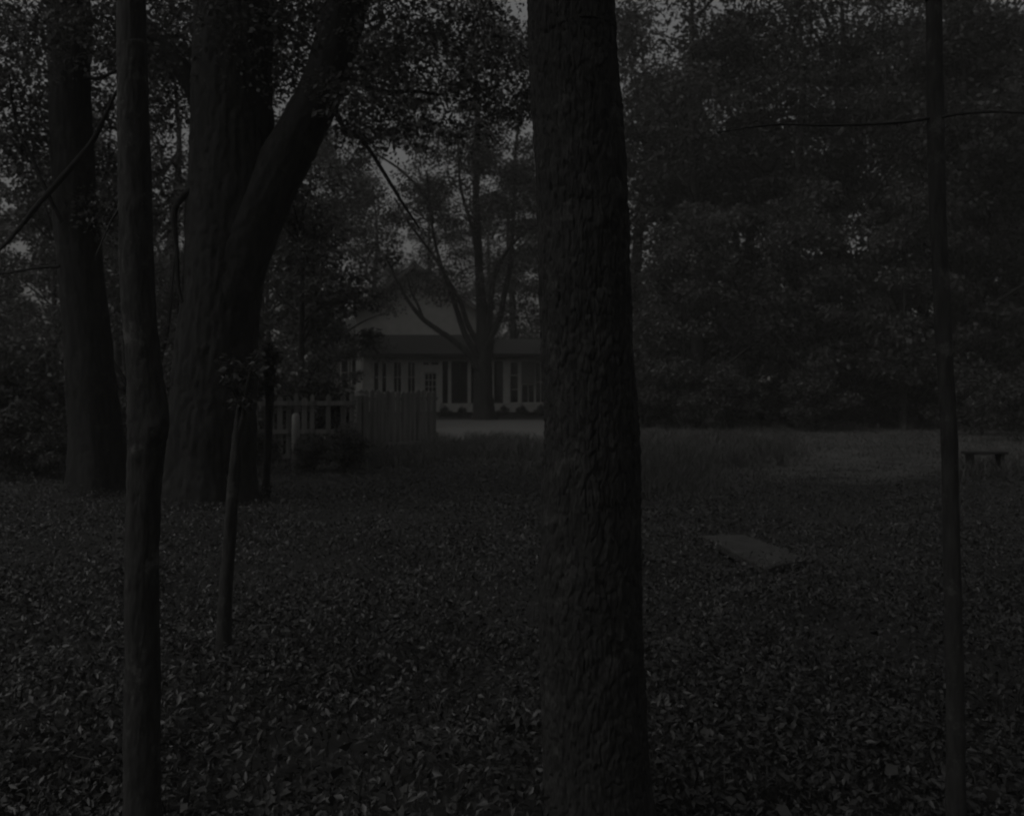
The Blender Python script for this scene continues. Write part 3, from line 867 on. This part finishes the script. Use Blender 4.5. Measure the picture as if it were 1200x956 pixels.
for px, d, s, lb in ((-70, 44, .95, "broad tree cut off by the left edge of the picture"), (95, 52, .85, "broad tree behind the far left black trunk"),
                     (190, 46, .95, "broad tree behind the slim pale trunk at left"), (300, 48, 1.0, "broad tree behind the twin maple fork"), (372, 56, .85, "broad tree left of the house wing"),
                     (15, 75, .5, "low distant tree under the bright sky gap at left"), (150, 80, .9, "distant tree behind the pale outbuilding"), (250, 72, 1.0, "distant tree behind the twin maple stem")):
    tag(place(pA, at(px, d), random.uniform(0, 6.28), s), lb, "tree", "trees at the left behind the big trunks")
for px, d, s, lb in ((352, 23.5, .95, "leafy understory tree rising behind the picket fence"), (384, 33, .70, "leafy understory tree in front of the house wing"), (205, 33, .8, "leafy understory tree just left of the twin maple"), (62, 34, 1.25, "leafy understory tree behind the slanting branch of the far left trunk"), (140, 38, 1.4, "leafy understory tree between the far left trunk and the slim trunk"),
                     (315, 40, 1.35, "tall leafy understory tree behind the right limb of the twin maple"), (-25, 40, 1.2, "leafy understory tree cut off by the left edge"),
                     (800, 39, 1.15, "pale leafy understory tree at the left end of the wood edge"), (935, 40, 1.3, "pale leafy understory tree in the middle of the wood edge"), (1058, 39, 1.25, "pale leafy understory tree at the wood edge just left of the right sapling")):
    tag(place(pD, at(px, d), random.uniform(0, 6.28), s), lb, "tree", "understory trees near the fence")

SH = (((-10, 36, .9, "dark shrub at the left edge under the crooked tree"), (62, 50, .45, "shrub in front of the pale outbuilding"), (110, 30, .7, "shrub beside the foot of the black far left trunk"),
       (285, 25, .7, "shrub at the left end of the picket fence"), (385, 26, .5, "shrub pushing up behind the picket fence"), (752, 40, 1.0, "bushy shrub just right of the close middle trunk"),
       (800, 44, 1.0, "shrub at the lawn edge left of the boulder"), (892, 44, .8, "shrub at the lawn edge right of the boulder"), (985, 44, .9, "shrub at the far middle edge of the lawn"),
       (1060, 40, 1.0, "shrub at the lawn edge left of the right sapling"), (1150, 34, 1.1, "shrub behind the low bench"), (1205, 30, 1.0, "shrub at the right edge beside the low bench")))
for px, d, s, lb in SH: tag(place(pE, at(px, d), random.uniform(0, 6.28), s), lb, "shrub", "shrubs round the clearing")
for i in range(24):
    px = 742 + i * 22 + random.uniform(-14, 14)
    o = place(pE, at(px, random.uniform(38, 45) - (4 if i % 5 == 0 else 0)), random.uniform(0, 6.28), random.uniform(.35, 1.25))
    tag(o, "dark bush in the irregular undergrowth along the far lawn edge", "shrub", "undergrowth at the wood edge")
for px, d, s in ((-30, 19, 1.1), (8, 21, 1.2), (48, 40, .6), (22, 17.6, .62), (58, 17.2, .42), (140, 19.5, .62), (152, 25, .95), (186, 21.5, .7), (202, 26, 1.15), (98, 24, 1.2), (-5, 27, 1.5), (225, 29, 1.3), (170, 17.2, .4), (300, 28, 1.2), (330, 22.5, .8), (360, 24, .9)):
    tag(place(pE, at(px, d), random.uniform(0, 6.28), s), "dark bush in the tangled undergrowth behind and between the big left trunks", "shrub", "undergrowth at the left")
for px, d, s, lb in ((404, 18.9, .42, "low bush in front of the corner of the picket fence"), (297, 18.4, .4, "low bush against the left end of the picket fence"), (368, 18.6, .34, "low bush between the pale round post and the fence corner")):
    tag(place(pE, at(px, d), random.uniform(0, 6.28), s), lb, "shrub", "shrubs round the clearing")
for px, s, lb in ((522, .28, "low shrub beside the porch step"), (541, .26, "low shrub under the dark porch opening"), (590, .3, "low shrub under the tall porch window"), (612, .3, "low shrub under the small porch window"),
                  (634, .32, "low shrub at the porch by the close middle trunk"), (655, .3, "low shrub behind the close middle trunk")):
    tag(place(pE, at(px, 56.6), random.uniform(0, 6.28), s), lb, "shrub", "low shrubs along the porch")

# far wood closing every view between the trunks
n_far = 330
a = rng.uniform(-.75, .75, n_far); d = rng.uniform(88, 120, n_far)
Cf = np.stack([d * np.tan(a), d, rng.uniform(.5, 8, n_far)], -1)
Rf = np.stack([rng.uniform(2, 3.6, n_far)] * 2 + [rng.uniform(1.2, 2.4, n_far)], -1)
o = crown_mesh("far_wood", Cf, Rf, np.full(n_far, 170), .5, M["leaf_dark"]); tag(o, kind="stuff")

# thin haze volume between the trees, added to lift the blacks
HAZE = 0.0012
mb = MB(); mb.box(-950, 950, -950, 950, -1.0, 25.5)
mh = bpy.data.materials.new("air"); mh.use_nodes = True
for nd in list(mh.node_tree.nodes):
    if nd.type != 'OUTPUT_MATERIAL': mh.node_tree.nodes.remove(nd)
pv = mh.node_tree.nodes.new("ShaderNodeVolumePrincipled")
pv.inputs["Color"].default_value = grey(0.9); pv.inputs["Density"].default_value = HAZE
mh.node_tree.links.new(pv.outputs[0], mh.node_tree.nodes["Material Output"].inputs["Volume"])
tag(mb.build("haze", mh), kind="stuff")

# ---------------------------------------------------------------- picket fence
FENCE_A0, FENCE_A1, FENCE_B1 = at(276, 19.3)[:2], at(424, 19.6)[:2], at(513, 29.2)[:2]
fence = empty("picket_fence", (FENCE_A1[0], FENCE_A1[1], 0))
tag(fence, "weathered picket fence with rails and a near-solid board run in front of the house", "fence")
fo = np.array([FENCE_A1[0], FENCE_A1[1], 0])


def fence_run(p, q, gap, skip=0.0, seed=1, hgt=1.5, wide=.045, side=1):
    gg = np.random.default_rng(seed); p, q = np.array(p), np.array(q); L = np.linalg.norm(q - p); u = (q - p) / L; nrm = np.array([-u[1], u[0]]) * side
    ang = math.atan2(u[1], u[0]); n_ = int(L / gap)
    pk = MB()
    for i in range(n_):
        if gg.random() < skip: continue
        c = p + u * (i + .5) * gap + nrm * .035; w = wide + .008 * gg.random(); h = hgt + gg.uniform(-.05, .04); tl = gg.normal() * .012
        P_ = [(-w, 0, .08), (w, 0, .08), (w + tl, 0, h - .06), (tl, 0, h), (-w + tl, 0, h - .06)]
        P_ = [np.array([c[0] + x * u[0], c[1] + x * u[1], z]) - fo for x, _, z in P_]
        pk.poly(P_, (nrm[0] * .02, nrm[1] * .02, 0))
    pk.build("picket_panel", M["fence"], fence)
    for z in (.27, .76, 1.32):
        r_ = MB(); e = np.array([[0, z - .045], [.035, z - .045], [.035, z + .045], [0, z + .045]])
        a_ = [np.array([p[0] + nrm[0] * (x - .01), p[1] + nrm[1] * (x - .01), zz]) - fo for x, zz in e]
        r_.poly(a_, (u[0] * L, u[1] * L, 0)); r_.build("rail", M["fence"], fence)
    for t in np.arange(0, L + .1, 2.4):
        c = p + u * min(t, L) - nrm * .07 - fo[:2]; s_ = MB()
        rot = Matrix.Rotation(ang, 3, 'Z')
        s_.box(c[0] - .05, c[0] + .05, c[1] - .05, c[1] + .05, -.2, hgt - .02, rot, (c[0], c[1], 0)); s_.build("post", M["fence"], fence, .006)


fence_run(FENCE_A0, FENCE_A1, .155, .22, 3)
FENCE_B0 = at(419, 27.6)[:2]
fence_run(FENCE_A1, FENCE_B0, .2, .1, 5, 1.5)
fence_run(FENCE_B0, FENCE_B1, .172, .0, 4, 1.56, .074, -1)
# pale round post in front of the fence
D11 = 18.7
base = at(346, D11)
pp = MB()
pts = [(0, 0, -.2), (0, 0, .02), (.01, 0, .3), (.005, 0, .6), (.012, 0, .9), (.01, 0, 1.12), (.01, 0, 1.15)]
pp.tube(pts, [.085, .085, .08, .075, .08, .07, .03], 14)
root = pp.build("fence_post", M["post"], None, smooth=True); root.location = tuple(base)
tag(root, "pale barkless round post standing in front of the picket fence", "post")

# ---------------------------------------------------------------- slab, bench, boulder, fallen sticks
sl_pts = [at(822, 9.9), at(872, 10.0), at(946, 8.85), at(897, 8.3)]
cen = sum(sl_pts) / 4
mb = MB()
zz = (.10, .09, .05, .06)
mb.poly([np.array([p[0], p[1], z + .02]) - np.array([cen[0], cen[1], 0]) for p, z in zip(sl_pts, zz)], (0, 0, -.08))
o = mb.build("stone_slab", M["stone"], None, .012); o.location = (cen[0], cen[1], float(cen[2]))
tag(o, "flat pale stone slab lying tilted in the ground cover right of the middle trunk", "slab")

D12 = 17.6
base = at(1154, D12)
bench = empty("bench", base); tag(bench, "small dark plank bench standing at the lawn edge near the right sapling", "bench")
mb = MB(); mb.box(-.36, .36, -.15, .15, .40, .45); mb.build("seat", M["oldwood"], bench, .008)
for s in (-1, 1):
    mb = MB(); mb.box(s * .27 - .03, s * .27 + .03, -.12, .12, -.05, .40); mb.build("leg", M["oldwood"], bench, .005)

import bmesh
bm = bmesh.new(); bmesh.ops.create_icosphere(bm, subdivisions=4, radius=1)
for v in bm.verts:
    p = v.co.copy(); f = 1 + .10 * math.sin(3 * p.x + 1) * math.cos(2.5 * p.y) + .06 * math.sin(6 * p.z + 4 * p.x) + .03 * math.sin(11 * p.y + 7 * p.z)
    v.co = Vector((p.x * f * .74, p.y * f * .55, max(p.z, -.3) * f * .66))
me = bpy.data.meshes.new("boulder"); bm.to_mesh(me); bm.free(); me.materials.append(M["boulder"])
for p in me.polygons: p.use_smooth = True
o = link("boulder", me); o.location = tuple(at(842, 43) + np.array([0, 0, -.05])); tag(o, "rounded field boulder sitting at the far edge of the lawn against the wood", "boulder")

for pts, r, lb in ((((-5, 889), (30, 888), (62, 894), (110, 903)), .007, "long thin fallen twig at the lower left corner"), (((36, 838), (50, 850), (62, 866), (70, 878)), .005, "short fallen twig lying near the lower left corner"),
                   (((318, 566), (316, 582), (311, 600)), .011, "short pale stick leaning beside the ivy snag")):
    Q = []
    for j, (x, y) in enumerate(pts):
        d_ = EYE * F_PX / (y - HZ) * .97; q = at(x, d_); q[2] += .06 + .01 * j; Q.append(q)
    if len(pts) == 3: Q = [at(x, 14.3, y) for x, y in pts]
    c0 = Q[0].copy(); P_, r_ = smooth_path(np.array(Q) - c0, np.linspace(r, r * .5, len(Q)), .05)
    V, F = tube(P_, r_, 8); o = link("fallen_twig", np_mesh("fallen_twig", V, F, M["bark_smooth"], True)); o.location = tuple(c0)
    tag(o, lb, "twig")

# ---------------------------------------------------------------- ground cover, fallen leaves, grass
def scatter(n_, d0, d1, spread=.62):
    d = np.exp(rng.uniform(math.log(d0), math.log(d1), n_)) ; x = d * rng.uniform(-spread, spread, n_)
    return x, d


def near_slab(x, d):
    c = np.array([p[:2] for p in sl_pts]).mean(0)
    return in_poly(x, d, [tuple(c + (np.array(p[:2]) - c) * np.array([1.06, 1.12]) - np.array([0, .1])) for p in sl_pts])


n_ = 440000
d = 2.4 + 22 * rng.random(n_) ** 1.08; x = d * rng.uniform(-.62, .62, n_)
lawnm = in_poly(x, d, lawn_poly) & (rng.random(len(x)) > .04)
drivem = in_poly(x, d, drive_poly)
pat = np.sin(1.7 * x + .6 * d) * np.sin(1.1 * d - .7 * x) + .6 * np.sin(4.1 * x + 2) * np.sin(3.3 * d)
kp = ~lawnm & ~drivem & ~(near_slab(x, d) & (rng.random(len(x)) > .3)) & (rng.random(len(x)) < np.clip(.72 + .4 * pat, .3, 1)); x, d = x[kp], d[kp]
hgt = .02 + .10 * rng.random(len(x)) * (1 + .8 * np.sin(2.3 * x + .5 * d) * np.cos(1.9 * d) + .5 * np.sin(6.1 * x) * np.cos(5.3 * d - x))
C = np.stack([x, d, ground_h(x, d) + hgt], -1)
V, F, t = leaves(C, np.ones(len(C)), np.full((len(C), 3), .01), .034, up=1.5, droop=.2, lo=.45, hi=1.6, aspect=.44, clump_tone=0)
tag(link("ground_cover", np_mesh("ground_cover", V, F, M["leaf_near"], False, t)), kind="stuff")
# fallen leaves
x, d = scatter(500, 2.6, 18)
kp = ~in_poly(x, d, lawn_poly); x, d = x[kp], d[kp]
C = np.stack([x, d, ground_h(x, d) + .10 + .03 * rng.random(len(x))], -1)
V, F, t = leaves(C, np.ones(len(C)), np.full((len(C), 3), .01), .06, up=2.5, droop=.05, aspect=.8, clump_tone=0)
tag(link("fallen_leaves", np_mesh("fallen_leaves", V, F, M["leaf_dead"], False, t)), kind="stuff")


def blades(x, d, h, w, name, mat):
    n_ = len(x); a = rng.random(n_) * 6.283; z = ground_h(x, d)
    ux, uy = np.cos(a), np.sin(a); ln = h * rng.uniform(.2, .9, n_); b_ = rng.random(n_) * 6.283
    mx, my = x + np.cos(b_) * ln * .3, d + np.sin(b_) * ln * .3; tx, ty = x + np.cos(b_) * ln, d + np.sin(b_) * ln
    V = np.stack([np.stack([x - ux * w, d - uy * w, z], -1), np.stack([x + ux * w, d + uy * w, z], -1),
                  np.stack([mx + ux * w * .7, my + uy * w * .7, z + h * .6], -1), np.stack([mx - ux * w * .7, my - uy * w * .7, z + h * .6], -1),
                  np.stack([tx, ty, z + h], -1)], 1).reshape(-1, 3)
    k_ = np.arange(n_)[:, None] * 5
    F = np.concatenate([k_ + np.array([[0, 1, 2]]), k_ + np.array([[0, 2, 3]]), k_ + np.array([[3, 2, 4]])], 0)
    return tag(link(name, np_mesh(name, V, F, mat, False, np.repeat(rng.random(n_), 5))), kind="stuff")


x, d = scatter(150000, 13, 50, .66)
kp = in_poly(x, d, lawn_poly) & ~in_poly(x, d, drive_poly); x, d = x[kp], d[kp]
h = .06 + .05 * rng.random(len(x)) + .05 * np.clip(np.sin(.8 * x) * np.cos(.5 * d), 0, 1)
worn = np.exp(-((x / d - .345) / .09) ** 2 - ((d - 19.5) / 5.5) ** 2)
kp = rng.random(len(x)) > .75 * worn; x, d, h, worn = x[kp], d[kp], h[kp], worn[kp]
h = h * (1 - .6 * worn) * np.where(x / d > .26, .75, 1.0)
blades(x, d, h, .006 + .0002 * d, "lawn_grass", M["grass"])
# taller weeds in front of the drive and along the near edge of the lawn
cx, cd = [], []
for px0, px1, d0, d1, m_ in ((505, 640, 22, 31, 150), (745, 905, 20, 33, 170), (745, 830, 14.5, 19, 50), (640, 745, 18, 32, 40), (420, 520, 20, 26.5, 40), (745, 1230, 38, 46, 260), (745, 930, 20, 34, 120), (1120, 1200, 16.6, 18.6, 26)):
    for _ in range(m_):
        dd_ = random.uniform(d0, d1); cx.append(at(random.uniform(px0, px1), dd_)[0]); cd.append(dd_)
cx, cd = np.array(cx), np.array(cd); id_ = np.repeat(np.arange(len(cx)), 26)
x = cx[id_] + rng.normal(size=len(id_)) * .14; d = cd[id_] + rng.normal(size=len(id_)) * .14
blades(x, d, rng.uniform(.15, .42, len(x)), .008, "tall_grass", M["grass"])
# grass among the leaves close to the camera
x, d = scatter(4000, 2.6, 9)
blades(x, d, rng.uniform(.05, .16, len(x)), .003, "near_grass", M["leaf_near"])
